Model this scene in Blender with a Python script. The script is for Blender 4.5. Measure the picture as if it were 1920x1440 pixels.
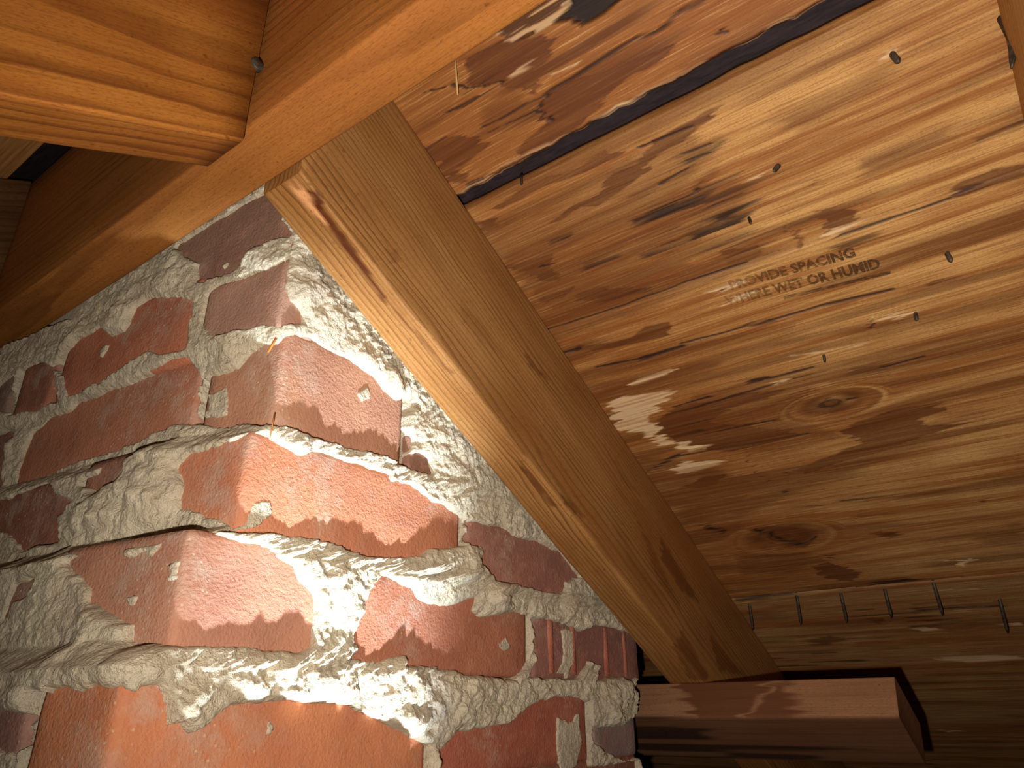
import bpy, bmesh, math, random
import numpy as np
from mathutils import Matrix, Vector

random.seed(7)
for o in list(bpy.data.objects):
    bpy.data.objects.remove(o, do_unlink=True)
scene = bpy.context.scene
COL = scene.collection

# ------------------------------------------------------------------ camera
H = 1.30                                   # lens height above the attic floor
YAW, PITCH, ROLL = math.radians(35.9605), math.radians(24.3688), math.radians(-0.7698)
SLOPE = math.radians(27.456)               # roof pitch
FPX = 1328.74                              # focal length in pixels of a 1920 wide frame
cF = np.array([-math.sin(YAW)*math.cos(PITCH), math.cos(YAW)*math.cos(PITCH), math.sin(PITCH)])
cR0 = np.array([math.cos(YAW), math.sin(YAW), 0.0])
cU0 = np.cross(cR0, cF)
cR = cR0*math.cos(ROLL)+cU0*math.sin(ROLL)
cU = np.cross(cR, cF)
ORG = np.array([0, 0, H])
camd = bpy.data.cameras.new('camera')
camd.sensor_fit = 'HORIZONTAL'
camd.sensor_width = 36.0
camd.lens = FPX/1920*36.0
camd.clip_start = 0.01
cam = bpy.data.objects.new('camera', camd)
cam.matrix_world = Matrix(((cR[0], cU[0], -cF[0], 0), (cR[1], cU[1], -cF[1], 0), (cR[2], cU[2], -cF[2], H), (0, 0, 0, 1)))
COL.objects.link(cam)
scene.camera = cam

# ------------------------------------------------------------------ world, lamps, exposure
scene.view_settings.view_transform = 'Standard'
scene.view_settings.look = 'None'
scene.view_settings.gamma = 1.0
scene.view_settings.use_curve_mapping = False
scene.view_settings.exposure = 0.0
world = bpy.data.worlds.new('attic_dark')
scene.world = world
world.use_nodes = True
world.node_tree.nodes['Background'].inputs[0].default_value = (0.9, 0.85, 0.8, 1)
world.node_tree.nodes['Background'].inputs[1].default_value = 0.004

def lamp(name, kind, loc, energy, col, radius, target=None, size=None, blend=None):
    d = bpy.data.lights.new(name, kind)
    d.energy = energy; d.color = col
    d.shadow_soft_size = radius
    o = bpy.data.objects.new(name, d)
    o.location = loc
    if target is not None:
        o.rotation_euler = (Vector(target)-Vector(loc)).to_track_quat('-Z', 'Y').to_euler()
    if kind == 'SPOT':
        d.spot_size = math.radians(size); d.spot_blend = blend
    COL.objects.link(o)
    return o

# the phone's own lamp, left of and below the lens, and a torch held close under the brickwork
FL = ORG - 0.022*cR - 0.034*cU
lamp('phone_lamp', 'SPOT', tuple(FL), 14.5, (1.0, 0.915, 0.81), 0.004, tuple(FL+cF+0.20*cU+0.16*cR), 128, 1.0)
lamp('torch', 'SPOT', (-0.165, 0.240, H-0.42), 78.0, (0.72, 0.86, 1.0), 0.012, (-0.366, 0.305, H+0.062), 27, 1.0)

# ------------------------------------------------------------------ helpers
def ray(x, y):
    v = cF*FPX+cR*(x-960)-cU*(y-720)
    return v/np.linalg.norm(v)
def hit(px, n, d):
    """point (lens at origin) where the sight line of a traced point meets the plane n.p = d"""
    r = ray(*px)
    return r*d/float(np.dot(r, n))
sT, cT = math.sin(SLOPE), math.cos(SLOPE)
AX = np.array([1.0, 0, 0]); AY = np.array([0, 1.0, 0]); AZ = np.array([0, 0, 1.0])
dR = np.array([0, cT, -sT]); nR = np.array([0, sT, cT])       # far slope: down-slope, outward normal
dN = np.array([0, -cT, -sT]); nN = np.array([0, -sT, cT])     # near slope
D_BOT = 0.3644          # rafter underside, distance of its plane from the lens
D_SH = 0.5044           # roof deck underside

_rng = np.random.RandomState(3)
_TAB = _rng.rand(16, 256, 256)
def vn(x, y, seed=0):
    t = _TAB[seed % 16]
    x = np.asarray(x, float)+seed*17.3; y = np.asarray(y, float)+seed*9.1
    xi = np.floor(x).astype(int); yi = np.floor(y).astype(int)
    fx = x-xi; fy = y-yi
    fx = fx*fx*fx*(fx*(fx*6-15)+10); fy = fy*fy*fy*(fy*(fy*6-15)+10)
    a = t[xi & 255, yi & 255]; b = t[(xi+1) & 255, yi & 255]
    c = t[xi & 255, (yi+1) & 255]; d = t[(xi+1) & 255, (yi+1) & 255]
    return (a*(1-fx)+b*fx)*(1-fy)+(c*(1-fx)+d*fx)*fy
def fbm(x, y, oct=4, seed=0, gain=0.5):
    s = 0; a = 1.0; n = 0
    for i in range(oct):
        s = s+a*vn(x*2**i, y*2**i, seed+i); n += a; a *= gain
    return s/n
def cells(x, y, seed=0):
    """distance to nearest jittered cell point"""
    xi = np.floor(x).astype(int); yi = np.floor(y).astype(int)
    best = np.full(np.shape(x), 9.0)
    t1 = _TAB[seed % 16]; t2 = _TAB[(seed+5) % 16]
    for i in (-1, 0, 1):
        for j in (-1, 0, 1):
            cx = xi+i; cy = yi+j
            px = cx+t1[cx & 255, cy & 255]; py = cy+t2[cx & 255, cy & 255]
            best = np.minimum(best, (px-x)**2+(py-y)**2)
    return np.sqrt(best)
def sstep(a, b, x):
    t = np.clip((x-a)/(b-a), 0, 1)
    return t*t*(3-2*t)
def sdf(P, Q):
    """signed distance of points P (n,2) to polygon Q (m,2); negative inside"""
    Q = np.asarray(Q, float); n = len(Q)
    d = np.full(len(P), 1e9); inside = np.zeros(len(P), bool)
    for i in range(n):
        a = Q[i]; b = Q[(i+1) % n]; e = b-a; w = P-a
        t = np.clip((w@e)/max(e@e, 1e-12), 0, 1)
        d = np.minimum(d, ((w-t[:, None]*e)**2).sum(1))
        cond = (a[1] > P[:, 1]) != (b[1] > P[:, 1])
        with np.errstate(divide='ignore', invalid='ignore'):
            xs = (b[0]-a[0])*(P[:, 1]-a[1])/(b[1]-a[1])+a[0]
        inside ^= cond & (P[:, 0] < xs)
    d = np.sqrt(d)
    return np.where(inside, -d, d)
def dline(P, Q):
    Q = np.asarray(Q, float)
    d = np.full(len(P), 1e9)
    for i in range(len(Q)-1):
        a = Q[i]; b = Q[i+1]; e = b-a; w = P-a
        t = np.clip((w@e)/max(e@e, 1e-12), 0, 1)
        d = np.minimum(d, ((w-t[:, None]*e)**2).sum(1))
    return np.sqrt(d)

def srgb(r, g, b):
    f = lambda c: (c/255/12.92) if c/255 <= 0.04045 else ((c/255+0.055)/1.055)**2.4
    return (f(r), f(g), f(b), 1)

def mesh_from(name, verts, faces, mat, parent=None, smooth=False):
    me = bpy.data.meshes.new(name)
    me.from_pydata([tuple(v) for v in verts], [], [tuple(f) for f in faces])
    if smooth:
        me.polygons.foreach_set('use_smooth', [True]*len(me.polygons))
    me.materials.append(mat)
    me.update()
    o = bpy.data.objects.new(name, me)
    COL.objects.link(o)
    if parent is not None:
        o.parent = parent
    return o
def grid_mesh(name, V, nu, nv, mat, parent=None, smooth=True, flip=False, extra=None):
    """V (nu*nv,3) laid out [i*nv+j]; fast quad grid"""
    i, j = np.meshgrid(np.arange(nu-1), np.arange(nv-1), indexing='ij')
    a = (i*nv+j).ravel(); b = ((i+1)*nv+j).ravel(); c = ((i+1)*nv+j+1).ravel(); d = (i*nv+j+1).ravel()
    q = np.stack([a, d, c, b] if flip else [a, b, c, d], 1)
    ex_v, ex_f = extra if extra else ([], [])
    nvt = len(V)+len(ex_v)
    Vall = np.concatenate([V, np.array(ex_v)]) if len(ex_v) else V
    loops = q.ravel().tolist(); starts = (np.arange(len(q))*4).tolist(); tot = [4]*len(q)
    for f in ex_f:
        starts.append(len(loops)); tot.append(len(f)); loops.extend(f)
    me = bpy.data.meshes.new(name)
    me.vertices.add(nvt); me.vertices.foreach_set('co', Vall.astype(np.float32).ravel())
    me.loops.add(len(loops)); me.loops.foreach_set('vertex_index', loops)
    me.polygons.add(len(starts)); me.polygons.foreach_set('loop_start', starts); me.polygons.foreach_set('loop_total', tot)
    me.polygons.foreach_set('use_smooth', [smooth]*len(starts))
    me.materials.append(mat)
    me.update(calc_edges=True); me.validate()
    o = bpy.data.objects.new(name, me)
    COL.objects.link(o)
    if parent is not None:
        o.parent = parent
    return o
def color_attr(o, name, arr):
    """arr (n,3) on the first n points"""
    me = o.data
    at = me.color_attributes.new(name, 'FLOAT_COLOR', 'POINT')
    full = np.zeros((len(me.vertices), 4), np.float32); full[:, 3] = 1
    full[:len(arr), :arr.shape[1]] = arr
    at.data.foreach_set('color', full.ravel())
def tag(o, label, cat, group=None, kind=None):
    o['label'] = label; o['category'] = cat
    if group: o['group'] = group
    if kind: o['kind'] = kind
    return o
def empty(name, loc):
    o = bpy.data.objects.new(name, None); o.location = loc; o.empty_display_size = 0.05
    COL.objects.link(o)
    return o

# ------------------------------------------------------------------ material helpers
class NT:
    def __init__(s, name):
        s.m = bpy.data.materials.new(name); s.m.use_nodes = True
        s.t = s.m.node_tree; s.b = s.t.nodes['Principled BSDF']; s.out = s.t.nodes['Material Output']
    def n(s, typ, **kw):
        nd = s.t.nodes.new(typ)
        for k, v in kw.items():
            if k.startswith('i_'):
                key = k[2:]; key = int(key) if key.isdigit() else key.replace('_', ' ')
                if hasattr(v, 'is_output') or isinstance(v, bpy.types.NodeSocket): s.t.links.new(v, nd.inputs[key])
                else: nd.inputs[key].default_value = v
            else: setattr(nd, k, v)
        return nd
    def l(s, a, b): s.t.links.new(a, b)
    def coord(s, scale=(1, 1, 1), loc=(0, 0, 0), kind='Object', rot=(0, 0, 0)):
        tc = s.n('ShaderNodeTexCoord'); mp = s.n('ShaderNodeMapping')
        s.l(tc.outputs[kind], mp.inputs[0]); mp.inputs['Scale'].default_value = scale
        mp.inputs['Location'].default_value = loc; mp.inputs['Rotation'].default_value = rot
        return mp.outputs[0]
    def noise(s, vec, scale=1, detail=4, rough=0.55, dist=0):
        n = s.n('ShaderNodeTexNoise'); s.l(vec, n.inputs['Vector'])
        n.inputs['Scale'].default_value = scale; n.inputs['Detail'].default_value = detail
        n.inputs['Roughness'].default_value = rough; n.inputs['Distortion'].default_value = dist
        return n.outputs['Fac']
    def ramp(s, fac, stops, interp='LINEAR'):
        r = s.n('ShaderNodeValToRGB'); s.l(fac, r.inputs[0]); r.color_ramp.interpolation = interp
        e = r.color_ramp.elements
        while len(e) < len(stops): e.new(0.5)
        for k, (p, c) in enumerate(stops):
            e[k].position = p; e[k].color = c if len(c) == 4 else (*c, 1)
        return r.outputs[0]
    def mix(s, fac, a, b, mode='MIX'):
        m = s.n('ShaderNodeMix', data_type='RGBA', blend_type=mode)
        for sock, v in ((m.inputs[0], fac), (m.inputs[6], a), (m.inputs[7], b)):
            if isinstance(v, bpy.types.NodeSocket): s.l(v, sock)
            else: sock.default_value = v
        return m.outputs[2]
    def math(s, op, a, b=0.0, clamp=False):
        m = s.n('ShaderNodeMath', operation=op); m.use_clamp = clamp
        for sock, v in ((m.inputs[0], a), (m.inputs[1], b)):
            if isinstance(v, bpy.types.NodeSocket): s.l(v, sock)
            else: sock.default_value = v
        return m.outputs[0]
    def bump(s, h, strength, dist):
        b = s.n('ShaderNodeBump'); b.inputs['Strength'].default_value = strength; b.inputs['Distance'].default_value = dist
        s.l(h, b.inputs['Height']); return b.outputs[0]
    def fin(s, col, rough=0.6, normal=None, spec=0.3):
        if isinstance(col, bpy.types.NodeSocket): s.l(col, s.b.inputs['Base Color'])
        else: s.b.inputs['Base Color'].default_value = col
        if isinstance(rough, bpy.types.NodeSocket): s.l(rough, s.b.inputs['Roughness'])
        else: s.b.inputs['Roughness'].default_value = rough
        s.b.inputs['Specular IOR Level'].default_value = spec
        if normal is not None: s.l(normal, s.b.inputs['Normal'])
        return s.m
W1 = (1, 1, 1, 1); K0 = (0, 0, 0, 1)
STAIN_DARK = srgb(82, 40, 17); STAIN_BLACK = srgb(26, 18, 18); STAIN_PALE = srgb(226, 194, 150)

def lumber(name, light, mid, dark, pith, ring, contrast=0.7, red=None, stains=False, spec=0.14, rough=0.6):
    """sawn timber, local X along the grain, growth rings about a pith line at (y,z)"""
    k = NT(name)
    v = k.coord()
    wob = k.noise(k.coord(scale=(5, 30, 30)), 1, 3, 0.5)
    sep = k.n('ShaderNodeSeparateXYZ'); k.l(v, sep.inputs[0])
    dy = k.math('ADD', sep.outputs[1], -pith[0]); dz = k.math('ADD', sep.outputs[2], -pith[1])
    r = k.math('SQRT', k.math('ADD', k.math('MULTIPLY', dy, dy), k.math('MULTIPLY', dz, dz)))
    drift = k.math('MULTIPLY', sep.outputs[0], 0.012)
    r = k.math('ADD', k.math('ADD', r, drift), k.math('MULTIPLY', k.math('SUBTRACT', wob, 0.5), 0.016))
    big = k.noise(k.coord(scale=(1.5, 9, 9)), 1, 2, 0.5)
    r = k.math('ADD', r, k.math('MULTIPLY', big, 0.02))
    ph = k.math('MULTIPLY', r, 1.0/ring)
    ph2 = k.math('ADD', ph, k.math('MULTIPLY', k.noise(k.coord(scale=(2, 40, 40)), 1, 2), 1.2))
    fr = k.math('FRACT', ph2)
    late = k.ramp(fr, [(0.0, K0), (0.5, (0.10, 0.10, 0.10, 1)), (0.86, W1), (0.94, (0.8, 0.8, 0.8, 1)), (1.0, K0)])
    late = k.math('MULTIPLY', late, k.ramp(k.noise(k.coord(scale=(2.5, 34, 34), loc=(1, 5, 3)), 1, 3, 0.6), [(0.30, (0.15, 0.15, 0.15, 1)), (0.66, W1)]))
    fine = k.noise(k.coord(scale=(14, 900, 900)), 1, 3, 0.6)
    mott = k.noise(k.coord(scale=(7, 22, 22)), 1, 4, 0.55)
    base = k.mix(k.ramp(mott, [(0.3, K0), (0.7, W1)]), light, mid)
    col = k.mix(k.math('MULTIPLY', late, contrast), base, dark)
    col = k.mix(k.math('MULTIPLY', k.ramp(fine, [(0.45, K0), (0.72, W1)]), 0.35), col, dark)
    if red:
        col = k.mix(k.math('MULTIPLY', k.ramp(k.noise(k.coord(scale=(3, 14, 14), loc=(4, 2, 1)), 1, 3), [(0.5, K0), (0.68, W1)]), 0.6), col, red)
    if stains:
        a = k.n('ShaderNodeAttribute', attribute_name='stain')
        sp = k.n('ShaderNodeSeparateColor'); k.l(a.outputs['Color'], sp.inputs[0])
        col = k.mix(sp.outputs[0], col, STAIN_DARK); col = k.mix(sp.outputs[1], col, STAIN_BLACK); col = k.mix(sp.outputs[2], col, srgb(222, 160, 110))
    grit = k.noise(k.coord(scale=(300, 1300, 1300)), 1, 2, 0.6)
    col = k.mix(k.math('MULTIPLY', k.ramp(grit, [(0.50, K0), (0.68, W1)]), 0.4), col, dark)
    speck = k.noise(k.coord(scale=(160, 260, 260)), 1, 1)
    col = k.mix(k.math('MULTIPLY', k.ramp(speck, [(0.70, K0), (0.76, W1)]), 0.5), col, dark)
    hh = k.math('ADD', k.math('MULTIPLY', late, 0.6), k.math('MULTIPLY', fine, 0.5))
    return k.fin(col, rough, k.bump(hh, 0.35, 0.0006), spec)

M_RAFTER = lumber('pine_rafter', srgb(176, 128, 74), srgb(148, 100, 52), srgb(92, 56, 26), (0.10, -0.06), 0.0042, 0.8, srgb(150, 90, 40), stains=True)
M_RIDGE = lumber('pine_ridge', srgb(168, 108, 50), srgb(140, 86, 38), srgb(88, 48, 20), (-0.03, 0.05), 0.0075, 0.6, srgb(144, 84, 42))
M_NEAR = lumber('pine_near_rafter', srgb(176, 116, 50), srgb(148, 86, 34), srgb(88, 42, 14), (0.09, 0.075), 0.0072, 0.85, srgb(156, 86, 38), spec=0.12)
M_FARR = lumber('pine_other_rafter', srgb(200, 150, 86), srgb(178, 122, 62), srgb(120, 74, 32), (0.08, -0.02), 0.0055, 0.5)
M_SHADY = lumber('shade_toned_rafter', srgb(120, 86, 52), srgb(92, 62, 36), srgb(60, 38, 20), (0.08, -0.02), 0.0055, 0.5)  # darker copy of the other rafter's pine, shade put into its colour
M_BLOCK = lumber('stained_block', srgb(164, 122, 90), srgb(142, 102, 72), srgb(92, 60, 38), (0.20, 0.22), 0.009, 0.25, stains=True, rough=0.7)

def plywood():
    k = NT('weathered_plywood')
    a = k.n('ShaderNodeAttribute', attribute_name='stain'); g = k.n('ShaderNodeAttribute', attribute_name='grain')
    sp = k.n('ShaderNodeSeparateColor'); k.l(a.outputs['Color'], sp.inputs[0])
    gp = k.n('ShaderNodeSeparateColor'); k.l(g.outputs['Color'], gp.inputs[0])
    fine = k.noise(k.coord(scale=(22, 700, 50)), 1, 3, 0.6)
    blot = k.noise(k.coord(scale=(9, 16, 10)), 1, 4, 0.6)
    light = k.mix(gp.outputs[1], srgb(214, 166, 102), srgb(150, 94, 44))   # g.G: tone, pale tan to orange
    light = k.mix(gp.outputs[2], light, srgb(132, 104, 72))                 # g.B: grey weathering
    mid = k.mix(0.55, light, srgb(140, 82, 34))
    col = k.mix(k.ramp(blot, [(0.35, K0), (0.72, (0.55, 0.55, 0.55, 1))]), light, mid)
    col = k.mix(k.math('MULTIPLY', k.ramp(gp.outputs[0], [(0.40, K0), (0.78, W1)]), 0.75), col, srgb(140, 80, 32))
    col = k.mix(k.math('MULTIPLY', k.ramp(fine, [(0.48, K0), (0.70, W1)]), 0.6), col, srgb(112, 64, 28))
    col = k.mix(k.math('MULTIPLY', k.ramp(fine, [(0.28, W1), (0.44, K0)]), 0.4), col, srgb(226, 184, 122))
    grit = k.noise(k.coord(scale=(500, 1500, 700)), 1, 2, 0.6)
    col = k.mix(k.math('MULTIPLY', k.ramp(grit, [(0.52, K0), (0.68, W1)]), 0.45), col, srgb(116, 70, 32))
    col = k.mix(k.math('MULTIPLY', sp.outputs[0], 1.0), col, STAIN_DARK)
    col = k.mix(sp.outputs[1], col, STAIN_BLACK)
    col = k.mix(sp.outputs[2], col, STAIN_PALE)
    hh = k.math('ADD', k.math('MULTIPLY', gp.outputs[0], 0.7), fine)
    return k.fin(col, 0.62, k.bump(hh, 0.4, 0.0007), 0.25)
M_PLY = plywood()
def plain_ply():
    k = NT('plain_plywood')
    fine = k.noise(k.coord(scale=(10, 260, 50)), 1, 4, 0.6)
    col = k.ramp(fine, [(0.3, srgb(196, 146, 86)), (0.7, srgb(134, 84, 40))])
    return k.fin(col, 0.65, None, 0.25)
M_PLYP = plain_ply()
def felt():
    k = NT('black_roofing_felt')
    n = k.noise(k.coord(scale=(60, 400, 60)), 1, 4)
    return k.fin(k.ramp(n, [(0.3, srgb(22, 17, 20)), (0.75, srgb(50, 38, 40))]), 0.75, k.bump(n, 0.4, 0.001), 0.2)
M_FELT = felt()

def brick_mat():
    k = NT('fired_clay_brick')
    oi = k.n('ShaderNodeObjectInfo')
    v = k.coord(kind='Object')
    big = k.noise(v, 22, 4, 0.6); mid = k.noise(v, 90, 4, 0.6); fine = k.noise(v, 520, 3, 0.6)
    dark = k.mix(1.0, oi.outputs['Color'], (0.78, 0.74, 0.76, 1), 'MULTIPLY')
    col = k.mix(k.ramp(big, [(0.40, K0), (0.68, W1)]), oi.outputs['Color'], dark)
    col = k.mix(k.math('MULTIPLY', k.ramp(mid, [(0.50, K0), (0.68, W1)]), 0.4), col, srgb(186, 132, 108))
    # lime bloom and scraped mortar haze
    sc = k.noise(v, 42, 5, 0.7); reg = k.noise(k.coord(loc=(3, 1, 2)), 16, 2, 0.5)
    haze = k.math('MULTIPLY', k.ramp(sc, [(0.46, K0), (0.60, W1)]), k.ramp(reg, [(0.50, K0), (0.64, W1)]))
    col = k.mix(k.math('MULTIPLY', haze, 0.38), col, srgb(186, 168, 150))
    sp = k.n('ShaderNodeTexVoronoi', feature='F1'); k.l(v, sp.inputs['Vector']); sp.inputs['Scale'].default_value = 210
    col = k.mix(k.math('MULTIPLY', k.ramp(sp.outputs['Distance'], [(0.10, W1), (0.18, K0)]), k.ramp(reg, [(0.52, K0), (0.62, (0.6, 0.6, 0.6, 1))])), col, srgb(206, 184, 150))
    h = k.math('ADD', k.math('MULTIPLY', mid, 0.5), k.math('MULTIPLY', fine, 0.55))
    return k.fin(col, 0.78, k.bump(h, 1.0, 0.0015), 0.2)
M_BRICK = brick_mat()
def mortar_mat():
    k = NT('lime_mortar')
    v = k.coord()
    big = k.noise(v, 30, 4, 0.6); mid = k.noise(v, 210, 6, 0.7); fine = k.noise(v, 800, 3, 0.6)
    col = k.ramp(big, [(0.30, srgb(196, 180, 152)), (0.55, srgb(218, 204, 176)), (0.75, srgb(178, 164, 142))])
    col = k.mix(k.math('MULTIPLY', k.ramp(mid, [(0.30, W1), (0.45, K0)]), 0.45), col, srgb(140, 120, 96))
    col = k.mix(k.math('MULTIPLY', k.ramp(k.noise(v, 14, 3), [(0.55, K0), (0.7, W1)]), 0.4), col, srgb(176, 160, 148))
    h = k.math('ADD', k.math('MULTIPLY', mid, 0.9), k.math('MULTIPLY', fine, 0.35))
    return k.fin(col, 0.88, k.bump(h, 1.0, 0.0042), 0.1)
M_MORTAR = mortar_mat()
def steel():
    k = NT('dull_nail_steel')
    n = k.noise(k.coord(), 300, 3)
    k.b.inputs['Metallic'].default_value = 0.35
    return k.fin(k.ramp(n, [(0.3, srgb(40, 34, 28)), (0.7, srgb(84, 74, 60))]), 0.55, None, 0.4)
M_STEEL = steel()
def simple(name, c1, c2, scale, rough=0.7):
    k = NT(name); n = k.noise(k.coord(scale=scale), 1, 3)
    return k.fin(k.ramp(n, [(0.3, c1), (0.7, c2)]), rough)
M_STRAW = simple('dry_straw', srgb(214, 140, 62), srgb(170, 98, 34), (300, 300, 60))
M_SPLINT = simple('pale_splinter', srgb(226, 190, 128), srgb(180, 130, 74), (300, 300, 60))
M_FLOOR = simple('attic_floor_boards', srgb(130, 100, 66), srgb(96, 70, 44), (4, 60, 4))
def ink():
    k = NT('faded_stamp_ink')
    n = k.noise(k.coord(), 210, 4, 0.7)
    st = k.noise(k.coord(scale=(60, 900, 60)), 1, 3, 0.6)
    tr = k.n('ShaderNodeBsdfTransparent'); ms = k.n('ShaderNodeMixShader')
    a = k.n('ShaderNodeAttribute', attribute_name='ink')
    fac = k.math('MULTIPLY', k.ramp(k.math('ADD', k.math('MULTIPLY', n, 0.6), k.math('MULTIPLY', st, 0.4)), [(0.34, K0), (0.56, W1)]), a.outputs['Fac'])
    k.b.inputs['Base Color'].default_value = srgb(84, 60, 38); k.b.inputs['Roughness'].default_value = 0.8
    k.b.inputs['Specular IOR Level'].default_value = 0.1
    k.l(fac, ms.inputs[0]); k.l(tr.outputs[0], ms.inputs[1]); k.l(k.b.outputs[0], ms.inputs[2]); k.l(ms.outputs[0], k.out.inputs[0])
    return k.m
M_INK = ink()

def frame(origin, x, y, z):
    """object matrix whose local axes are x,y,z at a point given from the lens"""
    o = np.asarray(origin)+ORG
    return Matrix(((x[0], y[0], z[0], o[0]), (x[1], y[1], z[1], o[1]), (x[2], y[2], z[2], o[2]), (0, 0, 0, 1)))

# ------------------------------------------------------------------ roof deck
# sheet coordinates: u along the ridge (world X), v down the slope, w out through the roof
def uv(px):
    p = hit(px, nR, D_SH)
    return (p[0], float(p@dR))
def UV(pts): return np.array([uv(p) for p in pts])

ceil_v = []
def felt_sheet():
    t = 0.0145
    yc = 0.184
    vs = []; fs = []
    def quad_box(p):   # p: four corners, thickened outward
        pass
    za = (D_SH+t-yc*sT)/cT
    far = lambda y: (D_SH+t-y*sT)/cT
    near = lambda y: (D_SH+t-(2*yc-y)*sT)/cT
    rows = [(-1.9, near(-1.9)), (yc, za), (2.3, far(2.3))]
    for dz in (0, 0.006):
        for (y, z) in rows:
            for x in (-3.6, 2.4):
                vs.append((x, y, z+dz+H))
    fs = [(0, 2, 3, 1), (2, 4, 5, 3), (6, 7, 9, 8), (8, 9, 11, 10), (0, 1, 7, 6), (4, 10, 11, 5), (0, 6, 8, 2), (2, 8, 10, 4), (1, 3, 9, 7), (3, 5, 11, 9)]
    return mesh_from('ceiling', vs, fs, M_FELT)
ceiling = tag(felt_sheet(), 'sloping attic roof of stained plywood under black felt', 'roof', kind='structure')

M_FAR = frame((0, 0, 0)+nR*D_SH, AX, dR, nR)
K1 = uv((1558, 755)); K2 = uv((1472, 1006))
# stains traced on the boards: brown water marks
BROWN = [
 [(873,110),(933,77),(1023,63),(1040,77),(1023,110),(993,143),(1017,173),(977,170),(937,160),(893,160),(870,160)],
 [(1023,187),(1050,163),(1107,140),(1160,123),(1247,87),(1260,88),(1250,103),(1207,130),(1160,157),(1133,187),(1100,230),(1040,273),(987,303),(977,307),(967,283),(993,257),(1020,233),(1010,213)],
 [(800,280),(853,253),(900,263),(907,280),(880,300),(853,320),(880,327),(873,340),(837,340),(827,313),(807,297)],
 [(933,383),(970,360),(1023,333),(1093,310),(1133,280),(1160,290),(1107,320),(1057,337),(1017,350),(973,377),(933,393)],
 [(1033,420),(1060,393),(1107,370),(1133,353),(1140,337),(1160,320),(1200,307),(1213,283),(1220,263),(1280,233),(1345,200),(1335,222),(1280,267),(1220,300),(1213,320),(1170,350),(1140,373),(1120,390),(1090,390),(1060,410)],
 [(893,417),(933,407),(937,423),(917,440)],
 [(1523,397),(1570,387),(1610,410),(1593,427),(1557,440),(1537,413)],
 [(1470,417),(1493,433),(1510,450),(1503,463),(1493,463),(1500,450),(1480,430)],
 [(1358,466),(1419,460),(1435,464),(1425,483),(1395,495),(1366,505),(1362,483)],
 [(1780,367),(1803,340),(1863,317),(1925,303),(1925,328),(1847,350),(1800,367)],
 [(940,500),(1033,478),(1030,508),(1055,528),(1010,530),(985,512)],
 [(1010,560),(1070,537),(1057,557),(1017,572)],
 [(1070,557),(1107,540),(1160,540),(1205,543),(1160,560),(1113,570),(1087,563)],
 [(1073,647),(1123,643),(1190,630),(1213,610),(1257,603),(1253,627),(1207,640),(1140,653),(1083,657)],
 [(1228,800),(1250,770),(1300,755),(1370,765),(1330,790),(1420,797),(1510,812),(1450,828),(1370,845),(1320,838),(1250,825)],
 [(1287,910),(1320,893),(1367,887),(1347,903),(1300,917)],
 [(1613,787),(1680,767),(1760,753),(1763,770),(1713,787),(1740,797),(1813,790),(1780,800),(1713,823),(1647,847),(1580,863),(1513,887),(1487,880),(1547,857),(1613,830),(1580,807)],
 [(1410,990),(1433,985),(1467,987),(1507,990),(1530,1000),(1533,1010),(1513,1024),(1493,1026),(1467,1016),(1433,1008)],
 [(1635,998),(1660,993),(1690,1001),(1665,1007)],
 [(1530,1060),(1560,1050),(1620,1075),(1590,1088),(1545,1082)],
 [(1290,760),(1400,735),(1480,725),(1440,745),(1340,770)],
 [(1620,1160),(1640,1156),(1656,1163),(1640,1170)],
 [(1500,1200),(1550,1192),(1600,1196),(1550,1206)],
]
SOFT = [   # softer brown bands along the grain
 [(1120,420),(1200,380),(1290,345),(1350,300),(1340,330),(1420,345),(1380,390),(1400,420),(1300,430),(1220,460),(1150,470)],
 [(880,430),(1100,330),(1300,240),(1330,300),(1280,360),(1330,430),(1300,500),(1050,600),(1000,560)],
 [(1240,800),(1300,740),(1450,700),(1700,640),(1925,600),(1925,640),(1700,690),(1560,700),(1480,780),(1600,820),(1450,850),(1300,840)],
 [(1010,590),(1280,500),(1420,470),(1360,520),(1180,590),(1030,640)],
 [(1090,720),(1250,690),(1400,650),(1300,720),(1120,760)],
 [(1180,850),(1280,860),(1420,900),(1380,960),(1250,950)],
 [(1280,680),(1447,630),(1580,608),(1780,580),(1925,545),(1925,565),(1780,600),(1580,628),(1447,655),(1280,700)],
 [(1280,117),(1467,10),(1560,10),(1280,155)],
 [(1060,700),(1280,640),(1500,600),(1500,615),(1280,670),(1060,725)],
 [(1500,690),(1700,660),(1830,640),(1720,690),(1560,720)],
 [(1250,960),(1400,930),(1480,900),(1600,885),(1480,930),(1380,975),(1290,985)],
 [(1530,985),(1640,975),(1730,978),(1640,995),(1540,997)],
 [(1820,1010),(1925,970),(1925,1025),(1850,1022)],
 [(1440,230),(1600,150),(1700,120),(1640,170),(1500,250)],
 [(1600,300),(1760,240),(1800,250),(1700,310),(1620,330)],
 [(900,200),(960,170),(1010,190),(960,230),(900,250)],
 [(1380,1040),(1500,1030),(1560,1050),(1480,1075),(1390,1075)],
]
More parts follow.
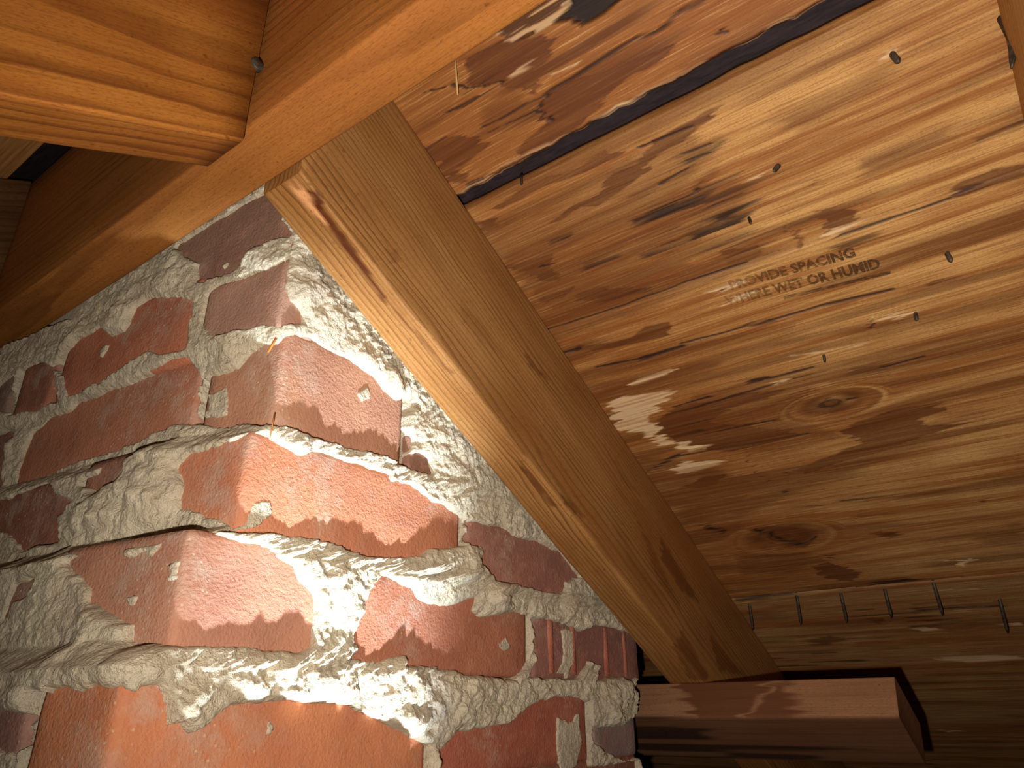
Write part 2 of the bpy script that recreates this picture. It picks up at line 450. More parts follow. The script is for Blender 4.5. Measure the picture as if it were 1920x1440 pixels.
BLACK = [  # line work: points, half width in metres
 ([(1320,0),(1280,20),(1240,57),(1193,73),(1140,103),(1080,143),(1043,163),(1023,180)], 0.0017),
 ([(1023,180),(990,193),(933,227),(900,240)], 0.0007),
 ([(913,250),(1007,207)], 0.0004),
 ([(1020,183),(1013,213),(1027,230)], 0.0013),
 ([(797,173),(870,163),(937,160)], 0.0009),
 ([(840,213),(880,190)], 0.0011),
 ([(1190,416),(1233,398),(1310,368)], 0.0030),
 ([(1033,455),(1073,440)], 0.0022),
 ([(1240,345),(1300,312)], 0.0012),
 ([(1280,290),(1335,268)], 0.0010), ([(1280,305),(1325,290)], 0.0010), ([(1190,280),(1290,240)], 0.0009),
 ([(1833,262),(1913,232)], 0.0028),
 ([(1203,672),(1280,648)], 0.0026), ([(1110,690),(1203,672)], 0.0010),
 ([(1280,642),(1413,607)], 0.0013), ([(1413,607),(1450,597)], 0.0030), ([(1450,597),(1547,570),(1677,540)], 0.0014),
 ([(1400,716),(1432,711)], 0.0040), ([(1432,711),(1527,687)], 0.0013),
 ([(1597,695),(1660,687)], 0.0030), ([(1660,687),(1730,668)], 0.0012),
 ([(1262,764),(1330,743)], 0.0016),
 ([(1210,885),(1280,850)], 0.0025), ([(1280,852),(1413,831),(1520,811)], 0.0016),
 ([(1410,993),(1450,1002),(1475,1014),(1497,1022),(1522,1018),(1534,1006)], 0.0030),
 ([(1323,988),(1352,996)], 0.0045),
 ([(1545,1040),(1555,1046)], 0.0030),
 ([(1380,1124),(1450,1116)], 0.0055), ([(1450,1116),(1600,1100)], 0.0024), ([(1640,1093),(1705,1086)], 0.0055), ([(1705,1088),(1800,1080)], 0.002),
 ([(1570,442),(1700,398),(1790,368)], 0.0012), ([(1780,366),(1810,352)], 0.0030),
 ([(1030,617),(1073,604),(1173,571),(1280,531),(1400,492)], 0.0009),
 ([(1060,660),(1090,652)], 0.0020),
 ([(1540,752),(1553,754)], 0.0020), ([(1578,752),(1592,750)], 0.0018),
 ([(1750,530),(1800,518)], 0.0020),
 ([(1345,62),(1362,60)], 0.0014),
 ([(1640,600),(1632,614)], 0.0018), ([(1840,935),(1850,938)], 0.0022), ([(1525,343),(1537,346)], 0.0018), ([(1310,350),(1318,352)], 0.0022),
 ([(1475,887),(1477,889)], 0.0022), ([(1465,920),(1480,921)], 0.0016),
 ([(1340,412),(1362,408)], 0.0030),
 ([(1350,545),(1365,540)], 0.0012),
 ([(870,350),(900,335)], 0.0014), ([(1010,500),(1040,494)], 0.0008),
 ([(1720,1145),(1790,1140)], 0.004), ([(1790,1141),(1880,1135)], 0.003), ([(1740,1165),(1800,1160)], 0.003),
]
for k in range(6):
    BLACK.append(([(1397+k*7.2, 854+k*9.6), (1398+k*7.2, 855+k*9.6)], 0.0011))
MOULD = [
 [(1290,440),(1350,415),(1400,400),(1410,430),(1340,470),(1300,470)], [(1120,560),(1200,530),(1210,545),(1130,572)], [(1090,500),(1160,475),(1165,488),(1100,512)],
 [(1570,455),(1660,425),(1650,440),(1580,465)], [(1270,300),(1350,262),(1345,280),(1280,318)],
 [(1300,393),(1380,360),(1427,350),(1413,380),(1380,410),(1340,417),(1307,410)],
 [(1190,425),(1230,390),(1330,358),(1330,385),(1240,420)],
 [(1200,480),(1330,440),(1340,455),(1220,492)],
 [(1180,362),(1290,318),(1300,330),(1190,378)],
]
PALE = [
 [(1107,230),(1153,200),(1207,183),(1237,177),(1207,200),(1160,227),(1117,233)],
 [(1140,760),(1173,740),(1263,730),(1240,757),(1225,785),(1233,813),(1330,838),(1275,838),(1207,815),(1163,807),(1150,780)],
 [(1265,830),(1335,834),(1290,846)],
 [(1280,863),(1360,867),(1290,885),(1260,880)],
 [(960,136),(985,122),(1008,116),(1000,124),(975,134)], [(1030,140),(1063,129),(1060,134),(1035,142)],
 [(1540,435),(1570,428),(1640,405),(1600,425),(1560,441)],
 [(1760,1231),(1830,1228),(1913,1229),(1913,1234),(1830,1240),(1765,1236)],
 [(1700,1178),(1750,1174),(1765,1178),(1720,1183)],
 [(1780,1045),(1810,1050),(1828,1042),(1812,1060),(1803,1058)],
 [(1755,1366),(1790,1369),(1780,1372)],
 [(1360,560),(1425,540),(1420,548),(1375,566)], [(1340,540),(1400,520),(1398,528),(1345,550)],
 [(1455,320),(1420,330),(1450,316)], [(1640,105),(1676,100),(1660,112)], [(1190,712),(1260,690),(1265,696),(1200,718)],
 [(1430,720),(1462,712),(1458,719)], [(1640,590),(1710,583),(1705,592),(1650,596)], [(1480,665),(1640,640),(1560,655)],
 [(1760,1105),(1800,1100),(1815,1104)], [(1880,1170),(1925,1165),(1925,1171)],
]

HOLES = [   # torn veneer: 1 = open to the felt, 2 = loose fibres
 ([(1037,43),(1070,37),(1087,50),(1133,27),(1163,0),(1185,-20),(1060,-20),(1063,20)], 1, 0.97, 0.0050),
 ([(927,60),(945,72),(960,80),(1000,67),(1037,43),(1063,20),(1073,-5),(1003,-5),(957,35)], 2, 0.5, 0.0030),
]
def ply_panel(u0, u1, v0, v1, nu, nv, tone, gap_edges=(False, False)):
    u = np.linspace(u0, u1, nu); v = np.linspace(v0, v1, nv)
    Ug, Vg = np.meshgrid(u, v, indexing='ij')
    Uf = Ug.ravel(); Vf = Vg.ravel()
    # grain: streamlines flow round the knots
    vp = Vf+0.005*(fbm(Uf*3, Vf*9, 3, 1)-0.5)+0.0016*(vn(Uf*14, Vf*50, 4)-0.5)
    knot = np.zeros_like(Uf)
    for (ku, kv), b, asp in ((K1, 0.017, 0.42), (K2, 0.026, 0.50)):
        du = (Uf-ku)*asp; dv = vp-kv
        rr = du*du+dv*dv
        psi = dv*(1-b*b/(rr+b*b*0.25))
        inner = sstep(b*1.25, b*0.75, np.sqrt(rr))
        ring = np.sqrt(rr)*1.3
        wgt = np.exp(-rr/(b*3.5)**2)
        vp = kv+dv*(1-wgt)+wgt*((1-inner)*psi+inner*ring)
        knot = np.maximum(knot, sstep(b*1.0, b*0.55, np.sqrt(rr)))
    g = 0.45*vn(Uf*5, vp*170, 2)+0.3*vn(Uf*9, vp*420, 3)+0.25*vn(Uf*3.2, vp*70, 6)
    g = np.clip((g-0.5)*1.5+0.5, 0, 1)
    # ragged edges: stains feather out along the grain
    streak = (vn(Uf*14, vp*330, 5)-0.5)+0.6*(vn(Uf*20, vp*760, 7)-0.5)
    P = np.stack([Uf+0.010*streak, Vf+0.0025*(fbm(Uf*60, Vf*110, 2, 8)-0.5)], 1)
    P2 = np.stack([Uf+0.004*streak, Vf+0.0016*(fbm(Uf*50, Vf*90, 2, 9)-0.5)], 1)
    P3 = np.stack([Uf+0.012*streak, Vf+0.0012*(fbm(Uf*45, Vf*90, 2, 9)-0.5)], 1)
    PP = np.stack([Uf+0.024*(vn(Uf*16, vp*480, 2)-0.5), Vf], 1)
    st = np.zeros((len(Uf), 3)); hgt = np.zeros(len(Uf))
    def near(Q, m):
        lo = Q.min(0)-m; hi = Q.max(0)+m
        return np.where((P[:, 0] > lo[0]) & (P[:, 0] < hi[0]) & (P[:, 1] > lo[1]) & (P[:, 1] < hi[1]))[0]
    for i, poly in enumerate(BROWN):
        Q = UV(poly); idx = near(Q, 0.03)
        if len(idx) == 0: continue
        d = sdf(P[idx], Q)
        val = sstep(0.0014, -0.0016, d)*(0.72+0.28*sstep(-0.001, -0.0006, d))
        edge = np.exp(-(d/0.0012)**2)*0.15
        st[idx, 0] = np.maximum(st[idx, 0], np.clip(val*(0.78+0.4*vn(Uf[idx]*8, vp[idx]*300, 3))+edge*val, 0, 1))
    for poly in SOFT:
        Q = UV(poly); idx = near(Q, 0.03)
        if len(idx) == 0: continue
        d = sdf(P[idx], Q)
        st[idx, 0] = np.maximum(st[idx, 0], 0.55*sstep(0.004, -0.006, d)*(0.5+0.6*vn(Uf[idx]*6, vp[idx]*260, 1)))
    for poly in MOULD:
        Q = UV(poly); idx = near(Q, 0.03)
        if len(idx) == 0: continue
        d = sdf(P[idx], Q)
        st[idx, 1] = np.maximum(st[idx, 1], 0.9*sstep(0.006, -0.006, d)*sstep(0.3, 0.75, vn(Uf[idx]*10, vp[idx]*300, 2)))
    for pts, hw in BLACK:
        Q = UV(pts); idx = near(Q, 0.02+hw)
        if len(idx) == 0: continue
        d = dline(P3[idx], Q)*(0.75+0.6*vn(Uf[idx]*60, Vf[idx]*60, 2))
        sk = sstep(0.30, 0.62, vn(Uf[idx]*22, vp[idx]*620, 9)) if hw > 0.0015 else 1.0
        val = sstep(hw*1.5, hw*0.25, d)*(0.35+0.65*sk)
        st[idx, 1] = np.maximum(st[idx, 1], val*0.85)
        hgt[idx] += 0.0009*val
    for poly in PALE:
        Q = UV(poly); idx = near(Q, 0.03)
        if len(idx) == 0: continue
        d = sdf(PP[idx], Q)
        val = sstep(0.0014, -0.0014, d)*(0.55+0.45*sstep(0.25, 0.5, vn(Uf[idx]*14, vp[idx]*700, 8)))
        st[idx, 2] = np.maximum(st[idx, 2], val*0.8)
        st[idx, 0] *= 1-val; hgt[idx] += 0.0005*val
    for poly, ch, amt, dep in HOLES:
        Q = UV(poly); idx = near(Q, 0.03)
        if len(idx) == 0: continue
        d = sdf(P2[idx], Q); val = sstep(0.0008, -0.0008, d)
        if ch == 1: st[idx, 1] = np.maximum(st[idx, 1], val*amt); st[idx, 2] *= 1-val
        else:
            fib = sstep(0.42, 0.62, vn(Uf[idx]*45, vp[idx]*650, 3)); st[idx, 2] = np.maximum(st[idx, 2], val*fib*amt); st[idx, 1] = np.maximum(st[idx, 1], val*(1-fib)*0.7)
        hgt[idx] += dep*val*(1 if ch == 1 else 1-0.6*fib)
    dash = sstep(0.80, 0.86, vn(Uf*16, vp*520, 13))*sstep(0.45, 0.6, vn(Uf*6, Vf*14, 9))*sstep(-0.02, -0.16, Uf)
    st[:, 1] = np.maximum(st[:, 1], 0.75*dash*tone.get('dash', 1)); hgt += 0.0004*dash
    if gap_edges[1]:
        e = sstep(0.0052, 0.0008, (v1-Vf)-0.004*(vn(Uf*22, Uf*0, 4)-0.5)); fib = sstep(0.40, 0.60, vn(Uf*55, Vf*900, 5))
        st[:, 2] = np.maximum(st[:, 2], 0.4*e*fib); st[:, 1] = np.maximum(st[:, 1], 0.5*e*(1-fib)); st[:, 0] *= 1-e
    # streaky water marking that fades away from the rafter, plus loose brown streaks
    f = sstep(0.52, 0.72, vn(Uf*7, vp*120, 4)*0.6+vn(Uf*4, vp*40, 9)*0.4)
    st[:, 0] = np.maximum(st[:, 0], f*tone['streak'])
    # the veneer is split along one line: the strip below it stands a little proud
    v2 = uv((1480, 470))[1]+0.0012*(vn(Uf*20, Uf*0, 3)-0.5)
    hgt -= 0.0011*sstep(-0.0006, 0.0006, Vf-v2)
    hgt -= 0.0010*(fbm(Uf*3, Vf*14, 3, 11)-0.5)
    hgt += knot*0.0010
    st[:, 0] = np.maximum(st[:, 0], knot*(0.35+0.5*vn(Uf*60, Vf*120, 5)))
    # frayed sheet edges
    hgt += 0.004*sstep(0.003, 0, Vf-v0)*gap_edges[0]+0.004*sstep(0.003, 0, v1-Vf)*gap_edges[1]
    V2 = Vf.copy()
    if gap_edges[1]:
        V2 = np.where(Vf > v1-0.012, Vf+(Vf-(v1-0.012))/0.012*0.0034*(1.4*vn(Uf*9, Uf*0, 2)+0.55*np.abs(2*((Uf*31+2*vn(Uf*14, Uf*0, 3)) % 1)-1)+0.35*vn(Uf*260, Uf*0, 5)-1.1), Vf)
    if gap_edges[0]:
        V2 = np.where(Vf < v0+0.008, Vf+(v0+0.008-Vf)/0.008*0.0016*(vn(Uf*60, Uf*0, 6)-0.5), V2)
    V = np.stack([Uf, V2, hgt], 1)
    # border skirt and back
    ring = [i*nv for i in range(nu)]+[(nu-1)*nv+j for j in range(1, nv)]+[i*nv+nv-1 for i in range(nu-2, -1, -1)]+[j for j in range(nv-2, 0, -1)]
    base = len(V); exv = [(V[r][0], V[r][1], 0.0125) for r in ring]
    m = len(ring); exf = [[ring[k], ring[(k+1) % m], base+(k+1) % m, base+k] for k in range(m)]
    exf.append([base+k for k in range(m)])
    o = grid_mesh('plywood_panel', V, nu, nv, M_PLY, None, True, True, (exv, exf))
    gr = np.zeros((len(Uf), 3)); gr[:, 0] = g
    a, b = tone['tone']
    t = a+b*fbm(Uf*5, Vf*9, 3, 12)+0.25*(vn(Uf*26, Vf*40, 2)-0.5)
    t = t+0.65*sstep(-0.08, -0.26, Uf)*tone.get('left', 1)
    gr[:, 1] = np.clip(t, 0, 1); gr[:, 2] = tone['grey']+tone.get('greyv', 0)*sstep(0.35, 0.7, Vf)
    color_attr(o, 'stain', np.clip(st, 0, 1)); color_attr(o, 'grain', gr)
    o.matrix_world = M_FAR
    return o
def adopt(o, parent):
    mw = o.matrix_world.copy(); o.parent = parent; o.matrix_parent_inverse = parent.matrix_world.inverted(); o.matrix_world = mw
    return o
bpy.context.view_layer.update()
V_G1a = 0.1375; V_G1b = 0.1500; V_G3 = 0.7235
p_top = ply_panel(-0.352, 0.45, -0.012, V_G1a, 460, 200, dict(tone=(0.75, 0.5), streak=0.75, grey=0.05), (False, True))
p_main = ply_panel(-0.352, 0.45, V_G1b, V_G3-0.0012, 460, 760, dict(tone=(0.0, 0.55), streak=0.5, grey=0.0, greyv=0.25), (True, False))
p_low = ply_panel(-0.95, 0.45, V_G3+0.0012, 1.75, 320, 420, dict(tone=(0.2, 0.5), streak=0.4, grey=0.55, left=0), (False, False))
for q, lab in ((p_top, 'torn strip of orange brown plywood by the ridge'), (p_main, 'stamped plywood sheet with brown water stains'), (p_low, 'grey brown lower plywood sheet')):
    adopt(q, ceiling); q['label'] = lab
def plain_panel(x0, x1, v0, v1, M):
    t = 0.0125
    vs = [(x, v, w) for w in (0, t) for v in (v0, v1) for x in (x0, x1)]
    fs = [(0, 1, 3, 2), (4, 6, 7, 5), (0, 4, 5, 1), (2, 3, 7, 6), (0, 2, 6, 4), (1, 5, 7, 3)]
    o = mesh_from('plywood_panel', vs, fs, M_PLYP); o.matrix_world = M
    return adopt(o, ceiling)
yc = 0.184
# near slope: mirror of the far one about the ridge
M_NEARF = frame(np.array([0, 2*yc, 0])+nN*D_SH, -AX, dN, nN)
for (x0, x1) in ((-1.5, -0.452), (-0.45, 0.322), (0.324, 0.70), (0.702, 1.7), (1.702, 2.9)):
    plain_panel(x0, x1, -0.012, 1.35, M_NEARF)
plain_panel(-2.2, -0.96, -0.012, 1.75, M_FAR)
plain_panel(0.452, 1.6, -0.012, 1.75, M_FAR)

# ------------------------------------------------------------------ timber
def timber(name, M, L, w, h, mat, nl=60, nc=10, bow=0.0006, stains=None, seed=0, cut=0.0, chip=None, r=0.0022):
    """sawn beam: local X 0..L along it, Y -w..0 across, Z 0..h; rounded arrises, slight waviness"""
    prof = []
    def arc(cx, cy, a0, a1):
        for k in range(4):
            a = math.radians(a0+(a1-a0)*k/3)
            prof.append((cx+r*math.cos(a), cy+r*math.sin(a)))
    def side(p, q, n):
        for k in range(1, n):
            t = k/n; prof.append((p[0]+(q[0]-p[0])*t, p[1]+(q[1]-p[1])*t))
    arc(-w+r, r, 180, 270); side((-w+r, 0), (-r, 0), nc)
    arc(-r, r, 270, 360); side((0, r), (0, h-r), nc*3)
    arc(-r, h-r, 0, 90); side((-r, h), (-w+r, h), 4)
    arc(-w+r, h-r, 90, 180); side((-w, h-r), (-w, r), 6)
    prof = np.array(prof); m = len(prof)
    xs = np.linspace(0, L, nl)
    V = np.zeros((nl, m+1, 3))
    for j in range(m+1):
        py, pz = prof[j % m]
        n1 = fbm(xs*9, xs*0+py*60+pz*17, 3, seed)-0.5
        V[:, j, 0] = xs; V[:, j, 1] = py; V[:, j, 2] = pz
        V[:, j, 1] += bow*n1*(1 if py > -w/2 else -1); V[:, j, 2] += bow*n1*(1 if pz > h/2 else -1)
        V[:, j, 0] += cut*pz*np.where(xs < 1e-9, 1, 0)
        if chip is not None:
            V[:, j, 0] += 0
    Vf = V[:, :m].reshape(-1, 3)
    faces = []
    for i in range(nl-1):
        for j in range(m):
            k = (j+1) % m
            faces.append((i*m+j, (i+1)*m+j, (i+1)*m+k, i*m+k))
    faces.append(tuple(range(m))); faces.append(tuple((nl-1)*m+j for j in reversed(range(m))))
    o = mesh_from(name, Vf, faces, mat, None, False)
    o.data.polygons.foreach_set('use_smooth', [True]*(len(faces)-2)+[False]*2)
    if stains is not None:
        color_attr(o, 'stain', stains(Vf, prof))
    o.matrix_world = M
    bpy.context.view_layer.update()
    return o
# far rafter beside the chimney: local X down the slope, Y = world X, Z = outward normal
XR = -0.309
y_top = 0.2045
s0 = y_top/cT   # where the underside line meets the ridge face
p_head = np.array([XR, y_top, (D_BOT-y_top*sT)/cT])
def flip_frame(origin, ax, outx, up):
    return frame(origin, ax, outx, up)
def sw(px):
    """trace onto the far rafter: (along, across) with across<0 underside, >0 side face"""
    p = hit(px, AX, XR)-p_head
    if p@nR >= 0: return (p@dR, p@nR)
    p = hit(px, nR, D_BOT)-p_head
    return (p@dR, p[0])
R_STAIN = {'dark': [
   ([(562,345),(580,352),(603,372),(606,392),(628,418),(645,445),(668,472),(690,512),(722,556),(718,562),(684,518),(655,478),(632,448),(612,420),(596,398),(585,372)], 1.0),
   ([(722,556),(760,600),(790,632),(850,700),(846,704),(784,634),(752,602)], 0.6),
   ([(985,660),(1010,690),(1028,712),(1012,704),(992,682)], 0.55),
   ([(1130,830),(1165,880),(1200,930),(1180,918),(1150,872)], 0.3),
   ([(960,850),(990,880),(1040,945),(1030,945),(985,890)], 0.75), ([(1060,930),(1090,965),(1085,972),(1055,940)], 0.6),
   ([(1240,1010),(1290,1090),(1310,1130),(1280,1110),(1240,1050)], 0.6), ([(1330,1190),(1380,1250),(1400,1268),(1350,1260)], 0.5),
   ([(725,465),(748,472),(752,490),(735,494)], 0.35), ([(850,560),(900,600),(950,680),(915,650),(870,600)], 0.25),
   ([(1190,960),(1240,1060),(1280,1150),(1230,1080)], 0.35), ([(1280,1180),(1330,1270),(1290,1270),(1260,1210)], 0.5)],
  'pale': [([(548,348),(560,345),(586,372),(596,398),(610,420),(600,412),(578,390),(560,372)], 0.85)]}
def rafter_stain(Vf, prof):
    wv = np.where(Vf[:, 2] < 0.0023, np.minimum(Vf[:, 1], 0), Vf[:, 2])
    vis = (Vf[:, 1] > -0.003) | (Vf[:, 2] < 0.004)
    P = np.stack([Vf[:, 0]+0.012*(vn(Vf[:, 0]*30, wv*900, 3)-0.5), wv+0.002*(vn(Vf[:, 0]*120, wv*300, 4)-0.5)], 1)
    st = np.zeros((len(Vf), 3))
    for key, ch in (('dark', 0), ('pale', 2)):
        for poly, amt in R_STAIN[key]:
            d = sdf(P, [sw(p) for p in poly])
            st[:, ch] = np.maximum(st[:, ch], amt*sstep(0.0012, -0.0012, d)*vis)
    return st
L_R = 1.55
rafter = timber('rafter', frame(p_head, dR, AX, nR), L_R, 0.038, 0.14-0.001, M_RAFTER, 620, 12, 0.0010, rafter_stain, 2, cut=-sT/cT)
tag(rafter, 'tan pine rafter running diagonally past the brick chimney', 'rafter', 'roof rafters')
# ridge board
Z_RB = 0.3107
ridge = timber('ridge_board', frame((-1.65, y_top-0.001-0.0, Z_RB), AX, AY, AZ), 2.8, 0.038, 0.152, M_RIDGE, 90, 8, 0.0008, None, 5)
tag(ridge, 'orange pine ridge board crossing above the brick chimney', 'beam')
# near rafter butting the ridge from the camera side: local X runs from the ridge down towards the camera
XN = -0.305
pn = np.array([XN, y_top-0.0425, 0.2950])
NEAR_D = 0.148
near_r = timber('rafter', frame(pn, dN, AX, -np.cross(AX, dN)*-1 if False else nN), 1.2, 0.036, NEAR_D, M_NEAR, 80, 8, 0.0008, None, 8, cut=-sT/cT)
tag(near_r, 'thick orange rafter with dark grain butting the ridge board', 'rafter', 'roof rafters')
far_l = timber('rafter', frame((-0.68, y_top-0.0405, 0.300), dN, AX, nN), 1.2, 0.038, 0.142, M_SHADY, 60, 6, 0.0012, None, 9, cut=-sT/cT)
tag(far_l, 'shade-toned rafter end at the far left behind the orange rafter', 'rafter', 'roof rafters')
right_r = timber('rafter', frame((0.100, y_top, (D_BOT-y_top*sT)/cT), dR, AX, nR), 1.55, 0.038, 0.139, M_FARR, 60, 6, 0.0012, None, 10, cut=-sT/cT)
tag(right_r, 'blurred rafter just entering the picture at its right edge', 'rafter', 'roof rafters')
# short timber nailed across under the rafter foot, flat to the roof slope
def block_stain_tone(Vf, prof):
    # local X along the ridge direction (0 at left end), Y toward the room's upslope edge
    st = np.zeros((len(Vf), 3))
    x = Vf[:, 0]+0.02*(vn(Vf[:, 0]*40, Vf[:, 1]*300+Vf[:, 2]*300, 3)-0.5)
    w = Vf[:, 2]
    a = sstep(0.0, 0.01, x-0.30+0.6*w)*sstep(0.42, 0.40, x+0.5*w)*0.75*sstep(-0.004, -0.001, Vf[:, 1])
    a *= 1-0.8*sstep(0.008, 0.0, np.abs(x-0.355-0.8*w))
    st[:, 0] = a
    under = sstep(0.003, 0.0, w)
    st[:, 0] = np.maximum(st[:, 0], under*0.55)  # whole underside set evenly darker
    st[:, 1] = under*0.8*sstep(0.5, 0.65, vn(Vf[:, 0]*9, Vf[:, 1]*110, 6))*sstep(0.48, 0.40, x)
    return st
# timber axes: local X world +X, local Y = up-slope (-dR), local Z = nR
pb = np.array([-0.62, 0.0, 0.0])+(0.7514*cT-0.0205*sT)*dR+(D_BOT-0.0385)*nR
block = timber('timber_block', frame(pb, AX, -dR, nR*1.0), 0.62-0.129, 0.088, 0.0375, M_BLOCK, 260, 24, 0.0005, block_stain_tone, 12)
tag(block, 'short water stained timber block under the foot of the rafter', 'block')

# ------------------------------------------------------------------ chimney
XC = -0.360
BEDS = [0.353, 0.290, 0.2245, 0.1575, 0.0890, 0.0270, -0.0390, -0.105, -0.171]   # bed joint heights from the lens
YCS = [0.240, 0.2385, 0.2440, 0.2300, 0.2020, 0.1830, 0.1800, 0.1800]            # front face of each course
RC = 0.010
ALF = math.radians(7.5)     # the front face is a few degrees out of square
dL = np.array([-math.cos(ALF), -math.sin(ALF), 0]); nL = np.array([math.sin(ALF), -math.cos(ALF), 0])
def course_of(z):
    for k in range(len(BEDS)-1):
        if z >= BEDS[k+1]: return k
    return len(BEDS)-2
def sz(px, k):
    y0 = YCS[k]
    p = hit(px, AX, XC)
    if p[1] >= y0: return (p[1]-y0, p[2])
    C = np.array([XC, y0, 0])
    p = hit(px, nL, float(C@nL))
    return (min(float(-(p-C)@dL), 0), p[2])
# visible brick faces: course, tint, traced outline
BR = [
 (0, (152, 92, 74), [(335,462),(500,362),(520,400),(542,440),(505,452),(485,465),(460,490),(440,508),(372,530),(374,500),(378,492),(355,480)]),
 (1, (186, 92, 62), [(100,688),(110,680),(150,640),(190,618),(205,633),(235,625),(257,580),(287,560),(363,563),(360,590),(352,627),(352,653),(317,663),(283,657),(240,680),(190,715),(128,741),(125,700)]),
 (1, (158, 80, 58), [(40,700),(72,683),(97,690),(104,720),(108,748),(60,765),(22,775)]),
 (1, (140, 92, 78), [(0,728),(30,708),(18,772),(0,772),(-60,800),(-60,760)]),
 (1, (178, 116, 96), [(390,572),(392,555),(412,540),(445,530),(460,522),(500,507),(530,492),(530,520),(530,540),(542,565),(557,580),(565,605),(525,607),(495,606),(455,617),(407,630),(387,612),(385,605)]),
 (2, (184, 98, 68), [(140,770),(153,757),(233,728),(277,710),(317,693),(333,682),(360,680),(370,697),(377,713),(368,773),(372,787),(367,793),(333,792),(320,800),(283,813),(247,833),(160,860),(110,877),(37,907),(50,853),(63,817),(97,787),(133,777)]),
 (2, (182, 108, 80), [(382,715),(440,702),(452,700),(460,687),(475,665),(497,651),(520,645),(545,635),(565,634),(595,645),(620,660),(650,675),(675,692),(705,712),(717,732),(725,742),(742,755),(752,755),(757,740),(766,745),(768,770),(762,800),(772,830),(765,850),(745,862),(695,847),(590,821),(505,796),(475,793),(450,791),(432,800),(374,792),(378,760)]),
 (2, (140, 78, 60), [(747,870),(762,855),(785,852),(800,865),(808,888),(780,882)]),
 (3, (150, 76, 56), [(-60,960),(0,942),(21,938),(52,923),(87,911),(98,917),(104,927),(125,938),(137,942),(123,957),(110,969),(112,986),(120,994),(118,1013),(92,1019),(73,1021),(46,1030),(31,1005),(12,995),(0,994),(-60,1010)]),
 (3, (158, 88, 66), [(154,909),(162,900),(183,894),(200,867),(246,857),(244,882),(252,890),(250,902),(240,900),(221,907),(208,923),(194,927),(183,925),(177,913)]),
 (3, (196, 104, 70), [(357,855),(390,848),(430,835),(455,825),(482,817),(500,820),(512,830),(525,840),(540,848),(555,858),(570,860),(580,850),(602,853),(615,858),(657,870),(700,885),(725,893),(730,910),(745,907),(770,915),(790,930),(830,950),(866,972),(866,1020),(800,1030),(757,1042),(690,1042),(640,1022),(600,1010),(560,1002),(520,1000),(480,1000),(450,998),(432,980),(390,965),(362,952),(345,950),(342,935),(350,910),(345,885),(340,878)]),
 (3, (158, 84, 68), [(872,980),(893,983),(917,990),(943,993),(960,1010),(1007,1020),(1047,1040),(1083,1080),(1057,1087),(1053,1110),(1023,1107),(957,1093),(933,1087),(903,1063),(897,1053),(907,1033),(900,1023),(873,1018)]),
 (4, (150, 80, 62), [(31,1102),(56,1092),(79,1088),(73,1096),(62,1109),(52,1117),(25,1130),(12,1160),(18,1130)]),
 (4, (186, 108, 82), [(132,1055),(177,1042),(210,1027),(230,1035),(237,1047),(247,1049),(267,1037),(272,1047),(282,1052),(300,1032),(310,1010),(355,997),(385,1005),(450,1020),(502,1035),(525,1052),(547,1063),(553,1093),(580,1117),(587,1147),(580,1177),(580,1207),(573,1220),(517,1218),(450,1210),(350,1205),(300,1208),(265,1207),(255,1197),(257,1167),(222,1150),(210,1145),(175,1127),(177,1100),(160,1080)]),
 (4, (176, 88, 60), [(693,1100),(713,1083),(740,1093),(767,1107),(780,1127),(800,1137),(840,1140),(860,1133),(887,1123),(880,1147),(897,1160),(923,1160),(953,1150),(990,1157),(988,1273),(933,1267),(873,1257),(827,1247),(770,1243),(763,1223),(750,1225),(730,1233),(673,1233),(660,1193),(677,1160),(683,1127)]),
 (4, (150, 80, 68), [(995,1160),(1033,1167),(1053,1173),(1087,1187),(1113,1173),(1173,1187),(1203,1210),(1203,1260),(1193,1283),(1187,1270),(1153,1267),(1130,1277),(1120,1243),(1100,1237),(1097,1270),(1007,1270)]),
 (5, (150, 86, 74), [(-60,1330),(0,1334),(31,1339),(42,1346),(58,1345),(54,1370),(42,1406),(36,1424),(27,1408),(0,1395),(-60,1390)]),
 (5, (204, 106, 66), [(70,1303),(85,1307),(100,1312),(105,1298),(134,1296),(156,1301),(181,1287),(201,1292),(230,1298),(253,1305),(264,1292),(289,1289),(298,1307),(302,1343),(304,1372),(331,1363),(350,1384),(390,1360),(410,1337),(480,1323),(520,1317),(583,1325),(640,1325),(680,1340),(740,1370),(797,1403),(797,1450),(780,1462),(400,1468),(40,1464),(43,1440),(63,1340)]),
 (5, (176, 76, 52), [(813,1417),(847,1377),(890,1370),(950,1360),(997,1323),(1037,1310),(1073,1310),(1100,1320),(1103,1400),(1103,1450),(1090,1470),(815,1475)]),
 (5, (150, 104, 96), [(1109,1367),(1160,1365),(1197,1340),(1200,1417),(1167,1423),(1133,1407),(1109,1387)]),
]
chim = empty('brick_chimney', (XC-0.25, 0.45, 0.0))
tag(chim, 'red brick chimney with lumpy squeezed out mortar', 'chimney')
bpy.context.view_layer.update()
polys = [(k, col, np.array([sz(p, k) for p in pts])) for k, col, pts in BR]
S_L, S_R = -0.42, 0.512      # extents of the two faces from the corner
bycourse = {}
for k, col, Q in polys:
    bycourse.setdefault(k, []).append([Q[:, 0].min(), Q[:, 0].max(), col, Q[:, 1].min(), Q[:, 1].max()])
spans = []
DEFC = [(150, 76, 56), (178, 88, 60), (140, 80, 66)]
